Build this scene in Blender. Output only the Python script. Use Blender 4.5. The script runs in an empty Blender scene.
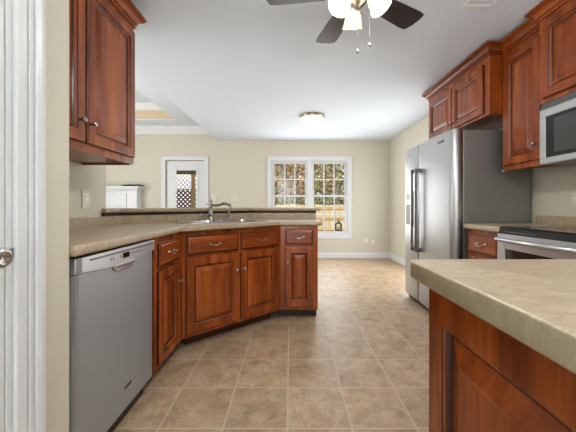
import bpy, bmesh, math, random
from mathutils import Vector, Matrix
random.seed(7)
PI = math.pi
SC = bpy.context.scene
COL = SC.collection

# ------------------------------------------------------------------ camera
cam_data = bpy.data.cameras.new('camera')
cam_data.sensor_width = 36.0
cam_data.lens = 18.0
cam_data.shift_x = -2.0 / 576
cam_data.shift_y = -10.0 / 576
cam_data.clip_start = 0.03
camera = bpy.data.objects.new('camera', cam_data)
camera.location = (0, 0, 1.09)
camera.rotation_euler = (PI / 2, 0, 0)
COL.objects.link(camera)
SC.camera = camera

# ------------------------------------------------------------------ world, sun, area lights, exposure
world = bpy.data.worlds.new('sky')
SC.world = world
world.use_nodes = True
wn = world.node_tree.nodes
wn['Background'].inputs[0].default_value = (0.86, 0.92, 1.0, 1)
wn['Background'].inputs[1].default_value = 1.25


def light(name, kind, loc, rot, energy, color=(1, 1, 1), size=1.0, size_y=None):
    d = bpy.data.lights.new(name, kind)
    d.energy = energy
    d.color = color
    if kind == 'AREA':
        d.shape = 'RECTANGLE'
        d.size = size
        d.size_y = size_y or size
    elif kind == 'SUN':
        d.angle = math.radians(3)
    else:
        d.shadow_soft_size = size
    o = bpy.data.objects.new(name, d)
    o.location = loc
    o.rotation_euler = rot
    COL.objects.link(o)
    return o


light('sun', 'SUN', (0, -10, 12), (math.radians(48), 0, math.radians(-24)), 2.5, (1.0, 0.98, 0.95))
# flash head aimed at the ceiling behind the camera, added fills behind the camera, in the living room and beside the dining area
cb = light('ceiling_bounce', 'AREA', (-0.1, -1.9, 1.0), (math.radians(154), 0, 0), 52, (0.94, 0.975, 1.0), 1.2, 1.0)
cb2 = light('ceiling_side_fill', 'AREA', (1.1, -0.9, 1.3), (math.radians(152), 0, 0), 20, (0.94, 0.975, 1.0), 0.8, 0.8)  # added upward fill to brighten the ceiling on the right
cb2.data.spread = math.radians(95)
cb.data.spread = math.radians(105)
light('rear_fill', 'AREA', (-0.15, -2.5, 1.3), (PI / 2, 0, 0), 26, (0.95, 0.98, 1.0), 0.95, 2.1)  # added fill; the wall behind the camera has no opening
light('living_fill', 'AREA', (-5.15, 1.9, 1.4), (PI / 2, 0, -PI / 2), 125, (0.94, 0.975, 1.0), 3.6, 2.0)  # added fill from the left wall, which has no window
light('living_ceiling_fill', 'AREA', (-3.4, 3.0, 0.5), (PI, 0, 0), 30, (0.95, 0.98, 1.0), 2.0, 2.4)  # added upward fill to brighten the living-room tray ceiling
light('dining_side_fill', 'AREA', (2.07, 4.35, 1.0), (PI / 2, 0, PI / 2), 29, (0.95, 0.98, 1.0), 1.3, 1.6)  # added fill hidden behind the refrigerator; this wall has no window
light('window_daylight', 'AREA', (0.41, 5.95, 1.27), (-PI / 2, 0, 0), 24, (0.94, 0.975, 1.0), 1.6, 1.6)

SC.view_settings.view_transform = 'Standard'
SC.view_settings.look = 'None'
SC.view_settings.gamma = 1.0
SC.view_settings.exposure = 0.37
SC.view_settings.use_curve_mapping = False


# ------------------------------------------------------------------ materials
def srgb(r, g, b):
    def f(c):
        c /= 255.0
        return c / 12.92 if c <= 0.04045 else ((c + 0.055) / 1.055) ** 2.4
    return (f(r), f(g), f(b), 1)


class NT:
    def __init__(self, name):
        self.m = bpy.data.materials.new(name)
        self.m.use_nodes = True
        self.n = self.m.node_tree.nodes
        self.l = self.m.node_tree.links
        self.p = self.n['Principled BSDF']

    def add(self, t, **kw):
        n = self.n.new(t)
        for k, v in kw.items():
            setattr(n, k, v)
        return n

    def link(self, a, b):
        self.l.new(a, b)

    def coords(self, scale=(1, 1, 1), loc=(0, 0, 0)):
        tc = self.add('ShaderNodeTexCoord')
        mp = self.add('ShaderNodeMapping')
        mp.inputs['Scale'].default_value = scale
        mp.inputs['Location'].default_value = loc
        self.link(tc.outputs['Object'], mp.inputs['Vector'])
        return mp.outputs['Vector']

    def noise(self, vec, scale, detail=4, rough=0.55, dist=0.0):
        n = self.add('ShaderNodeTexNoise')
        n.inputs['Scale'].default_value = scale
        n.inputs['Detail'].default_value = detail
        n.inputs['Roughness'].default_value = rough
        n.inputs['Distortion'].default_value = dist
        self.link(vec, n.inputs['Vector'])
        return n.outputs['Fac']

    def ramp(self, fac, stops):
        r = self.add('ShaderNodeValToRGB')
        els = r.color_ramp.elements
        while len(els) < len(stops):
            els.new(0.5)
        for e, (p, c) in zip(els, stops):
            e.position = p
            e.color = c
        self.link(fac, r.inputs['Fac'])
        return r.outputs['Color']

    def math(self, op, a, b=None, c=None):
        n = self.add('ShaderNodeMath', operation=op)
        for i, v in enumerate((a, b, c)):
            if v is None:
                continue
            if isinstance(v, (int, float)):
                n.inputs[i].default_value = v
            else:
                self.link(v, n.inputs[i])
        return n.outputs[0]

    def mix(self, fac, a, b, blend='MIX'):
        n = self.add('ShaderNodeMix', data_type='RGBA', blend_type=blend)
        for s, v in ((n.inputs[0], fac), (n.inputs[6], a), (n.inputs[7], b)):
            if isinstance(v, (int, float)):
                s.default_value = v
            elif isinstance(v, tuple):
                s.default_value = v
            else:
                self.link(v, s)
        return n.outputs[2]

    def bump(self, h, strength=0.1, dist=0.01):
        b = self.add('ShaderNodeBump')
        b.inputs['Strength'].default_value = strength
        b.inputs['Distance'].default_value = dist
        self.link(h, b.inputs['Height'])
        self.link(b.outputs['Normal'], self.p.inputs['Normal'])

    def set(self, **kw):
        for k, v in kw.items():
            s = self.p.inputs[k.replace('_', ' ')]
            if isinstance(v, (int, float, tuple)):
                s.default_value = v
            else:
                self.link(v, s)
        return self


def paint(name, col, rough=0.6, var=0.04, bump=0.05, bscale=160):
    t = NT(name)
    v = t.coords()
    n = t.noise(v, 3.0, 3)
    dark = tuple(c * (1 - var) for c in col[:3]) + (1,)
    t.set(Base_Color=t.mix(n, dark, col), Roughness=rough)
    if bump:
        t.bump(t.noise(v, bscale, 2), bump, 0.003)
    return t.m


def plain(name, col, rough=0.4, metal=0.0, **kw):
    t = NT(name)
    v = t.coords()
    n = t.noise(v, 40.0, 2)
    r = t.math('MULTIPLY_ADD', n, 0.08, rough - 0.04)
    t.set(Base_Color=col, Roughness=r, Metallic=metal, **kw)
    return t.m


def wood(name, grain, c0, c1, c2, rough=0.27):
    t = NT(name)
    oi = t.add('ShaderNodeObjectInfo')
    sc = {'v': (1, 1, 0.09), 'h': (0.09, 0.09, 1)}[grain]
    v = t.coords(sc)
    off = t.add('ShaderNodeVectorMath', operation='ADD')
    cmb = t.add('ShaderNodeCombineXYZ')
    t.link(t.math('MULTIPLY', oi.outputs['Random'], 9.0), cmb.inputs[0])
    t.link(t.math('MULTIPLY', oi.outputs['Random'], 5.0), cmb.inputs[2])
    t.link(v, off.inputs[0])
    t.link(cmb.outputs[0], off.inputs[1])
    v = off.outputs[0]
    big = t.noise(v, 9, 5, 0.6, 0.6)
    fine = t.noise(v, 95, 3, 0.6)
    col = t.ramp(big, [(0.28, c0), (0.52, c1), (0.76, c2)])
    f2 = t.ramp(fine, [(0.3, (0.62, 0.58, 0.55, 1)), (0.6, (1, 1, 1, 1))])
    blot = t.noise(t.coords((1, 1, 0.7)), 2.6, 2)
    f3 = t.ramp(blot, [(0.3, (0.8, 0.78, 0.76, 1)), (0.65, (1.0, 1.0, 1.0, 1))])
    col = t.mix(0.55, col, f2, 'MULTIPLY')
    col = t.mix(0.7, col, f3, 'MULTIPLY')
    t.set(Base_Color=col, Roughness=rough, Coat_Weight=0.12, Coat_Roughness=0.12, Specular_IOR_Level=0.38)
    t.bump(fine, 0.04, 0.002)
    return t.m


def steel(name, col, rough, axis='z', metal=1.0):
    t = NT(name)
    sc = {'z': (260, 260, 2.0), 'x': (2.0, 260, 260), 'y': (260, 2.0, 260)}[axis]
    n = t.noise(t.coords(sc), 1.0, 3)
    r = t.math('MULTIPLY_ADD', n, 0.14, rough - 0.07)
    t.set(Base_Color=col, Roughness=r, Metallic=metal)
    t.bump(n, 0.03, 0.001)
    return t.m


def laminate(name, c0, c1, c2):
    t = NT(name)
    v = t.coords((1, 1.6, 1))
    a = t.noise(v, 22, 5, 0.65, 0.8)
    b = t.noise(v, 160, 2, 0.6)
    col = t.ramp(a, [(0.3, c0), (0.5, c1), (0.72, c2)])
    sp = t.ramp(b, [(0.34, (0.72, 0.68, 0.62, 1)), (0.5, (1, 1, 1, 1))])
    t.set(Base_Color=t.mix(0.6, col, sp, 'MULTIPLY'), Roughness=0.36)
    return t.m


def tile_floor(name):
    t = NT(name)
    T = 0.3164
    tc = t.add('ShaderNodeTexCoord')
    sep = t.add('ShaderNodeSeparateXYZ')
    t.link(tc.outputs['Object'], sep.inputs[0])
    ux = t.math('DIVIDE', t.math('ADD', sep.outputs[0], 0.012), T)
    uy = t.math('DIVIDE', t.math('SUBTRACT', sep.outputs[1], 1.411), T)
    fx = t.math('ABSOLUTE', t.math('SUBTRACT', t.math('FRACT', ux), 0.5))
    fy = t.math('ABSOLUTE', t.math('SUBTRACT', t.math('FRACT', uy), 0.5))
    edge = t.math('MAXIMUM', fx, fy)
    grout = t.math('SMOOTH_MIN', t.math('MULTIPLY', t.math('MAXIMUM', t.math('SUBTRACT', edge, 0.4845), 0.0), 220.0), 1.0, 0.05)
    cmb = t.add('ShaderNodeCombineXYZ')
    t.link(t.math('FLOOR', ux), cmb.inputs[0])
    t.link(t.math('FLOOR', uy), cmb.inputs[1])
    wn_ = t.add('ShaderNodeTexWhiteNoise', noise_dimensions='3D')
    t.link(cmb.outputs[0], wn_.inputs['Vector'])
    off = t.add('ShaderNodeVectorMath', operation='MULTIPLY_ADD')
    t.link(wn_.outputs['Color'], off.inputs[0])
    off.inputs[1].default_value = (7, 7, 7)
    t.link(tc.outputs['Object'], off.inputs[2])
    v = off.outputs[0]
    a = t.noise(v, 9, 6, 0.68, 0.5)
    b = t.noise(v, 55, 4, 0.7)
    c = t.noise(v, 4.0, 3, 0.6)
    col = t.ramp(a, [(0.28, srgb(138, 114, 90)), (0.48, srgb(172, 147, 119)), (0.62, srgb(186, 162, 134)), (0.8, srgb(196, 178, 154))])
    rust = t.ramp(c, [(0.45, (1, 1, 1, 1)), (0.75, (1.0, 0.87, 0.73, 1))])
    col = t.mix(0.8, col, rust, 'MULTIPLY')
    sp = t.ramp(b, [(0.33, (0.62, 0.52, 0.44, 1)), (0.5, (1, 1, 1, 1))])
    col = t.mix(0.75, col, sp, 'MULTIPLY')
    vv = t.math('MULTIPLY_ADD', wn_.outputs['Value'], 0.16, 0.90)
    tone = t.add('ShaderNodeCombineColor')
    for i in range(3):
        t.link(vv, tone.inputs[i])
    col = t.mix(1.0, col, tone.outputs[0], 'MULTIPLY')
    col = t.mix(grout, col, srgb(190, 174, 148))
    t.set(Base_Color=col, Roughness=t.math('MULTIPLY_ADD', grout, 0.3, 0.42))
    t.bump(t.math('MULTIPLY_ADD', grout, -1.0, t.math('MULTIPLY', b, 0.15)), 0.35, 0.004)
    return t.m


def glass_pane(name):
    t = NT(name)
    t.n.remove(t.p)
    tr = t.add('ShaderNodeBsdfTransparent')
    gl = t.add('ShaderNodeBsdfGlossy')
    gl.inputs['Roughness'].default_value = 0.03
    fr = t.add('ShaderNodeFresnel')
    fr.inputs['IOR'].default_value = 1.35
    mx = t.add('ShaderNodeMixShader')
    t.link(fr.outputs[0], mx.inputs[0])
    t.link(tr.outputs[0], mx.inputs[1])
    t.link(gl.outputs[0], mx.inputs[2])
    t.link(mx.outputs[0], t.n['Material Output'].inputs[0])
    return t.m


def glow(name, col, strength, rough=0.3, trans=0.0):
    t = NT(name)
    t.set(Base_Color=col, Roughness=rough, Emission_Color=col, Emission_Strength=strength, Transmission_Weight=trans)
    return t.m


def frosted(name, col, strength):
    """translucent frosted glass of a lit lamp shade"""
    t = NT(name)
    t.set(Base_Color=col, Roughness=0.3, Emission_Color=col, Emission_Strength=strength)
    tl_ = t.add('ShaderNodeBsdfTranslucent')
    tl_.inputs['Color'].default_value = col
    mx = t.add('ShaderNodeMixShader')
    mx.inputs[0].default_value = 0.55
    t.link(t.p.outputs[0], mx.inputs[1])
    t.link(tl_.outputs[0], mx.inputs[2])
    t.link(mx.outputs[0], t.n['Material Output'].inputs[0])
    return t.m


def leafy(name, cols):
    t = NT(name)
    n = t.noise(t.coords(), 6.0, 4, 0.7)
    k = len(cols)
    col = t.ramp(n, [(0.3 + 0.4 * i / (k - 1), c) for i, c in enumerate(cols)])
    t.set(Base_Color=col, Roughness=0.7)
    return t.m


W0, W1, W2 = srgb(92, 39, 10), srgb(145, 69, 23), srgb(185, 102, 42)
M = dict(
    wall=paint('wall_paint', srgb(203, 197, 179), 0.55, 0.03),
    ceil=paint('ceiling_paint', srgb(214, 222, 231), 0.8, 0.02),
    trim=paint('white_trim_paint', srgb(215, 216, 217), 0.35, 0.02, 0),
    tray=paint('tray_paint', srgb(212, 192, 158), 0.6, 0.03),
    floor=tile_floor('floor_tile'),
    wood=wood('cherry_wood', 'v', W0, W1, W2),
    woodh=wood('cherry_wood_across', 'h', W0, W1, W2),
    glaze=wood('cherry_dark_glaze', 'v', srgb(44, 18, 9), srgb(62, 26, 13), srgb(78, 36, 18)),
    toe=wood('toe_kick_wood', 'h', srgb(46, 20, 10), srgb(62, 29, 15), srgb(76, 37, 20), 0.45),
    lam=laminate('laminate', srgb(152, 134, 110), srgb(170, 152, 126), srgb(185, 168, 143)),
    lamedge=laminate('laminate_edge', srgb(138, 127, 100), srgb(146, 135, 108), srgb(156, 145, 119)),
    steel=steel('brushed_steel', (0.36, 0.385, 0.405, 1), 0.38, 'z', 0.6),
    steelh=steel('brushed_steel_across', (0.56, 0.575, 0.59, 1), 0.30, 'y', 0.75),
    fridge=steel('fridge_steel', (0.50, 0.505, 0.51, 1), 0.43),
    steeld=steel('dark_steel', (0.27, 0.265, 0.26, 1), 0.45, 'z', 0.7),
    sinksteel=steel('sink_steel', (0.62, 0.62, 0.62, 1), 0.25, 'x'),
    gray=plain('grey_plastic', (0.12, 0.12, 0.125, 1), 0.4),
    black=plain('black_gloss', (0.006, 0.006, 0.007, 1), 0.12),
    blackm=plain('black_matte', (0.012, 0.012, 0.012, 1), 0.5),
    pewter=plain('brushed_pewter', (0.34, 0.31, 0.28, 1), 0.28, 1.0),
    bronze=plain('antique_brass', (0.46, 0.38, 0.28, 1), 0.28, 1.0),
    nickel=plain('satin_nickel', (0.6, 0.58, 0.55, 1), 0.25, 1.0),
    white=plain('white_plastic', srgb(236, 234, 226), 0.35),
    ivory=plain('ivory_plastic', srgb(212, 205, 186), 0.35),
    glass=glass_pane('window_glass'),
    oven=plain('oven_glass', (0.014, 0.010, 0.009, 1), 0.06),
    mwglass=plain('microwave_glass', (0.05, 0.05, 0.052, 1), 0.09),
    blade=wood('fan_blade_wood', 'h', srgb(34, 22, 24), srgb(50, 34, 36), srgb(66, 48, 50), 0.3),
    shade=frosted('frosted_shade', (1.0, 0.95, 0.86, 1), 0.10),
    bulb=glow('lit_bulb', (1.0, 0.93, 0.8, 1), 7.0),
    dome=glow('lit_alabaster', (1.0, 0.94, 0.82, 1), 1.1, 0.3),
    lawn=paint('dry_grass', srgb(198, 178, 116), 0.9, 0.3, 0.3, 60),
    fencew=wood('weathered_pine', 'v', srgb(184, 170, 138), srgb(206, 192, 158), srgb(224, 211, 180), 0.8),
    lattw=wood('lattice_wood', 'v', srgb(96, 66, 40), srgb(122, 86, 54), srgb(142, 104, 70), 0.8),
    lattl=wood('pale_lattice_wood', 'v', srgb(196, 176, 142), srgb(214, 194, 160), srgb(226, 208, 178), 0.8),
    postw=wood('porch_post_wood', 'v', srgb(168, 136, 94), srgb(196, 162, 116), srgb(212, 182, 138), 0.8),
    eave=paint('grey_eave_paint', srgb(92, 92, 94), 0.7, 0.1),
    bark=leafy('tree_bark', [srgb(120, 108, 92), srgb(178, 168, 152)]),
    leafb=leafy('brown_leaves', [srgb(104, 76, 46), srgb(176, 138, 92), srgb(226, 200, 158)]),
    leafg=leafy('olive_leaves', [srgb(84, 90, 48), srgb(150, 144, 82), srgb(214, 200, 138)]),
    leafd=leafy('dark_leaves', [srgb(70, 78, 56), srgb(122, 124, 92), srgb(186, 182, 156)]),
    drift=wood('dark_driftwood', 'h', srgb(26, 19, 15), srgb(40, 29, 22), srgb(56, 42, 32), 0.7),
)


# ------------------------------------------------------------------ mesh builder
class MB:
    def __init__(self):
        self.bm = bmesh.new()
        self.mi = 0
        self.round = False

    def _take(self, faces):
        for f in faces:
            f.material_index = self.mi

    def _merge(self, tb, mat=None):
        if mat is not None:
            bmesh.ops.transform(tb, matrix=mat, verts=tb.verts)
        bmesh.ops.recalc_face_normals(tb, faces=tb.faces)
        vm = {v: self.bm.verts.new(v.co) for v in tb.verts}
        for f in tb.faces:
            try:
                nf = self.bm.faces.new([vm[v] for v in f.verts])
                nf.material_index = self.mi
            except ValueError:
                pass
        tb.free()
        return self

    def box(self, x0, x1, y0, y1, z0, z1, bev=0.0, seg=2, mat=None):
        tb = bmesh.new()
        vs = [tb.verts.new((x, y, z)) for x in (x0, x1) for y in (y0, y1) for z in (z0, z1)]
        for q in ((0, 1, 3, 2), (4, 6, 7, 5), (0, 4, 5, 1), (2, 3, 7, 6), (0, 2, 6, 4), (1, 5, 7, 3)):
            tb.faces.new([vs[i] for i in q])
        bmesh.ops.recalc_face_normals(tb, faces=tb.faces)
        if bev:
            bmesh.ops.bevel(tb, geom=list(tb.edges), offset=bev, segments=seg, affect='EDGES', profile=0.5)
        return self._merge(tb, mat)

    def prism(self, poly, z0, z1, bev=0.0, seg=3, holes=(), mat=None):
        """polygon in xy (optionally with holes), extruded z0..z1"""
        tb = bmesh.new()
        es = []
        for lp in (poly,) + tuple(holes):
            vs = [tb.verts.new((p[0], p[1], z1)) for p in lp]
            es += [tb.edges.new((vs[i], vs[(i + 1) % len(vs)])) for i in range(len(vs))]
        if holes:
            bmesh.ops.triangle_fill(tb, use_beauty=True, use_dissolve=False, edges=es)
        else:
            tb.faces.new(tb.verts)
        ret = bmesh.ops.extrude_face_region(tb, geom=list(tb.faces))
        bmesh.ops.translate(tb, vec=(0, 0, z0 - z1), verts=[g for g in ret['geom'] if isinstance(g, bmesh.types.BMVert)])
        bmesh.ops.recalc_face_normals(tb, faces=tb.faces)
        if bev:
            ed = [e for e in tb.edges if len(e.link_faces) == 2 and e.calc_face_angle(0) > 0.6
                  and abs(e.verts[0].co.z - e.verts[1].co.z) < 1e-6]
            bmesh.ops.bevel(tb, geom=ed, offset=bev, segments=seg, affect='EDGES', profile=0.5)
        return self._merge(tb, mat)

    def lathe(self, prof, seg=20, mat=None):
        """profile (r, z) about local z"""
        self.round = True
        tb = bmesh.new()
        rings = []
        for r, z in prof:
            if r < 1e-5:
                rings.append([tb.verts.new((0, 0, z))])
            else:
                rings.append([tb.verts.new((r * math.cos(2 * PI * i / seg), r * math.sin(2 * PI * i / seg), z)) for i in range(seg)])
        for a, b in zip(rings, rings[1:]):
            for i in range(seg):
                j = (i + 1) % seg
                if len(a) == 1 and len(b) == 1:
                    continue
                if len(a) == 1:
                    tb.faces.new((a[0], b[i], b[j]))
                elif len(b) == 1:
                    tb.faces.new((a[i], b[0], a[j]))
                else:
                    tb.faces.new((a[i], b[i], b[j], a[j]))
        return self._merge(tb, mat)

    def tube(self, pts, rad, seg=10, mat=None):
        self.round = True
        tb = bmesh.new()
        pts = [Vector(p) for p in pts]
        rads = rad if isinstance(rad, (list, tuple)) else [rad] * len(pts)
        up = Vector((0, 0, 1))
        rings = []
        n = None
        for i, p in enumerate(pts):
            t = (pts[min(i + 1, len(pts) - 1)] - pts[max(i - 1, 0)]).normalized()
            if n is None:
                n = t.cross(up if abs(t.dot(up)) < 0.95 else Vector((1, 0, 0))).normalized()
            else:
                n = (n - t * n.dot(t)).normalized()
            b = t.cross(n)
            rings.append([tb.verts.new(p + (n * math.cos(2 * PI * k / seg) + b * math.sin(2 * PI * k / seg)) * rads[i]) for k in range(seg)])
        for a, b in zip(rings, rings[1:]):
            for k in range(seg):
                j = (k + 1) % seg
                tb.faces.new((a[k], b[k], b[j], a[j]))
        tb.faces.new(rings[0])
        tb.faces.new(rings[-1])
        return self._merge(tb, mat)

    def sweep(self, path, prof, mat=None):
        """closed profile (offset to the right of travel, z) swept along an xy polyline with mitres"""
        tb = bmesh.new()
        P = [Vector((p[0], p[1])) for p in path]
        rings = []
        for i, p in enumerate(P):
            ds = []
            if i > 0:
                ds.append((P[i] - P[i - 1]).normalized())
            if i < len(P) - 1:
                ds.append((P[i + 1] - P[i]).normalized())
            ns = [Vector((d.y, -d.x)) for d in ds]
            if len(ns) == 2:
                m = (ns[0] + ns[1]).normalized()
                m = m / max(0.2, m.dot(ns[0]))
            else:
                m = ns[0]
            rings.append([tb.verts.new((p.x + m.x * o, p.y + m.y * o, z)) for o, z in prof])
        k = len(prof)
        for a, b in zip(rings, rings[1:]):
            for i in range(k):
                j = (i + 1) % k
                tb.faces.new((a[i], a[j], b[j], b[i]))
        tb.faces.new(rings[0])
        tb.faces.new(rings[-1])
        return self._merge(tb, mat)

    def loft_rect(self, x0, x1, z0, z1, steps, close=True, glaze=()):
        """nested rectangles on the face plane: steps of (inset, y); glaze = step indices given material slot 1"""
        tb = bmesh.new()
        rings = []
        for ins, y in steps:
            rings.append([tb.verts.new(c) for c in ((x0 + ins, y, z0 + ins), (x1 - ins, y, z0 + ins), (x1 - ins, y, z1 - ins), (x0 + ins, y, z1 - ins))])
        fs = []
        for s, (a, b) in enumerate(zip(rings, rings[1:])):
            for i in range(4):
                j = (i + 1) % 4
                f = tb.faces.new((a[i], a[j], b[j], b[i]))
                fs.append((f, s))
        if close:
            fs.append((tb.faces.new(rings[-1]), -1))
        vm = {v: self.bm.verts.new(v.co) for v in tb.verts}
        for f, s in fs:
            nf = self.bm.faces.new([vm[v] for v in f.verts])
            nf.material_index = 1 if s in glaze else 0
        tb.free()
        return self

    def quad(self, a, b, c, d):
        f = self.bm.faces.new([self.bm.verts.new(p) for p in (a, b, c, d)])
        f.material_index = self.mi
        return self

    def build(self, name, mats, parent=None, smooth=True, curved=0):
        me = bpy.data.meshes.new(name)
        smooth = smooth and (self.round or curved)
        if smooth:
            for f in self.bm.faces:
                f.smooth = True
            for e in self.bm.edges:
                if len(e.link_faces) == 2 and e.calc_face_angle(0) > math.radians(curved or 34):
                    e.smooth = False
        self.bm.to_mesh(me)
        self.bm.free()
        for m in (mats if isinstance(mats, (list, tuple)) else [mats]):
            me.materials.append(M[m])
        o = bpy.data.objects.new(name, me)
        COL.objects.link(o)
        if parent:
            o.parent = parent
        return o


def tag(o, label, cat, group=None, kind=None):
    o['label'] = label
    o['category'] = cat
    if group:
        o['group'] = group
    if kind:
        o['kind'] = kind
    return o


def thing(name, label, cat, loc=(0, 0, 0), rot=0.0, group=None):
    o = bpy.data.objects.new(name, None)
    o.empty_display_size = 0.1
    COL.objects.link(o)
    o.location = loc
    o.rotation_euler = (0, 0, rot)
    return tag(o, label, cat, group)


def struct(name, mb, mats, parent=None):
    o = mb.build(name, mats, parent)
    if parent is None:
        o['kind'] = 'structure'
    return o


def T(x, y, z):
    return Matrix.Translation((x, y, z))


def R(deg, ax):
    return Matrix.Rotation(math.radians(deg), 4, ax)


# ------------------------------------------------------------------ room shell
XR, YB, ZC = 2.09, 6.05, 2.455        # right wall, back wall, kitchen ceiling
XL, XK = -5.25, -1.42                # living room left wall, kitchen left wall face
YF = -2.6

struct('floor', MB().box(XL, XR, YF, YB + 0.12, -0.1, 0.0), 'floor')
WX0, WX1, WZ0, WZ1 = -0.395, 1.215, 0.49, 2.05      # window opening
DX0, DX1, DZ1 = -2.615, -1.795, 2.05                # back door opening
wb = MB().prism([(XL, 0), (DX0, 0), (DX0, DZ1), (DX1, DZ1), (DX1, 0), (XR + 0.12, 0), (XR + 0.12, 3.1), (XL, 3.1)], -0.14, 0,
                holes=([(WX0, WZ0), (WX1, WZ0), (WX1, WZ1), (WX0, WZ1)],), mat=T(0, YB, 0) @ R(90, 'X'))
struct('wall_back', wb, 'wall')
struct('wall_right', MB().box(XR, XR + 0.12, YF, YB, 0, 3.1), 'wall')
struct('wall_front', MB().box(XL - 0.12, XR + 0.12, YF - 0.12, YF, 0, 3.1), 'wall')
struct('wall_left', MB().box(XL - 0.12, XL, YF, YB + 0.14, 0, 3.1), 'wall')
# kitchen's own left wall (between kitchen and living room), ending where the bar begins
struct('wall_kitchen', MB().box(XK - 0.11, XK, 1.03, 2.22, 0, 2.9), 'wall')
# pantry side wall with a door, and its return
pw = MB()
pw.box(-0.90, -0.79, 0.830, 1.03, 0, 2.455)
pw.box(-0.90, -0.79, YF, -0.02, 0, 2.455)
pw.box(-0.90, -0.79, -0.02, 0.830, 2.06, 2.455)
pw.box(XK - 0.11, -0.90, 0.92, 1.03, 0, 2.455)
struct('wall_pantry', pw, 'wall')
# half wall below the bar
struct('wall_half', MB().prism([(-1.42, 2.22), (-1.42, 2.37), (-0.44, 3.35), (0.30, 3.35), (0.30, 3.47), (-0.49, 3.47), (-1.53, 2.43), (-1.53, 2.22)], 0, 1.036), 'wall')
struct('ceiling', MB().box(XK - 0.11, XR, YF, YB, ZC, 3.1), 'ceil')
# living-room tray ceiling
TX0, TX1, TY0, TY1 = -4.6, -2.18, 0.4, 5.58
lc = MB()
lc.box(XL, TX0, YF, YB, 2.75, 3.3)
lc.box(TX1, XK - 0.11, YF, YB, 2.75, 3.3)
lc.box(TX0, TX1, TY1, YB, 2.75, 3.3)
lc.box(TX0, TX1, YF, TY0, 2.75, 3.3)
lc.box(TX0, TX1, TY0, TY1, 3.06, 3.3)
struct('ceiling_living', lc, 'ceil')
tl = MB()
for b in ((TX0, TX0 + 0.006, TY0, TY1), (TX1 - 0.006, TX1, TY0, TY1), (TX0, TX1, TY1 - 0.006, TY1), (TX0, TX1, TY0, TY0 + 0.006)):
    tl.box(*b, 2.775, 3.06)
struct('trim_1', tl, 'tray')
cp = [(0, 2.94), (0.012, 2.94), (0.03, 2.965), (0.07, 3.03), (0.085, 3.06), (0, 3.06)]
struct('trim_2', MB().sweep([(TX1 - .006, TY0 + .006), (TX0 + .006, TY0 + .006), (TX0 + .006, TY1 - .006), (TX1 - .006, TY1 - .006), (TX1 - .006, TY0 + .02)], cp), 'trim')
cp = [(0, 2.60), (0.014, 2.60), (0.03, 2.64), (0.075, 2.715), (0.095, 2.75), (0, 2.75)]
struct('trim_3', MB().sweep([(XL, YB), (XK - 0.11, YB)], cp), 'trim')
struct('trim_4', MB().box(TX0, TX1, TY1 - 0.02, TY1, 2.75, 2.775).box(TX1 - .02, TX1, TY0, TY1, 2.75, 2.775), 'trim')

bprof = [(0, 0), (0.016, 0), (0.016, 0.085), (0.010, 0.105), (0, 0.11)]
struct('baseboard_back', MB().sweep([(DX1 + 0.09, YB), (XR, YB)], bprof), 'trim')
struct('baseboard_right', MB().sweep([(XR, YB - 0.016), (XR, 3.56)], bprof), 'trim')
struct('baseboard_living', MB().sweep([(-2.9, YB), (DX0 - 0.09, YB)], bprof), 'trim')


def casing_frame(x0, x1, z0, z1, y, w, sill=True):
    """picture-frame casing on the room face of a back-wall opening (facing -y)"""
    m = MB()
    d = 0.02
    m.box(x0 - w, x0, y - d, y, z0 - (w if sill else 0), z1 + w, 0.004)
    m.box(x1, x1 + w, y - d, y, z0 - (w if sill else 0), z1 + w, 0.004)
    m.box(x0, x1, y - d, y, z1, z1 + w, 0.004)
    m.box(x0 - w + 0.0, x0 - w + 0.022, y - d - 0.009, y - d + 0.003, z0 - (w if sill else 0), z1 + w, 0.003)
    m.box(x1 + w - 0.022, x1 + w, y - d - 0.009, y - d + 0.003, z0 - (w if sill else 0), z1 + w, 0.003)
    m.box(x0 - w, x1 + w, y - d - 0.009, y - d + 0.003, z1 + w - 0.022, z1 + w, 0.003)
    if sill:
        m.box(x0, x1, y - d, y, z0 - w, z0, 0.004)
        m.box(x0 - w, x1 + w, y - d - 0.009, y - d + 0.003, z0 - w, z0 - w + 0.022, 0.003)
    return m


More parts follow.
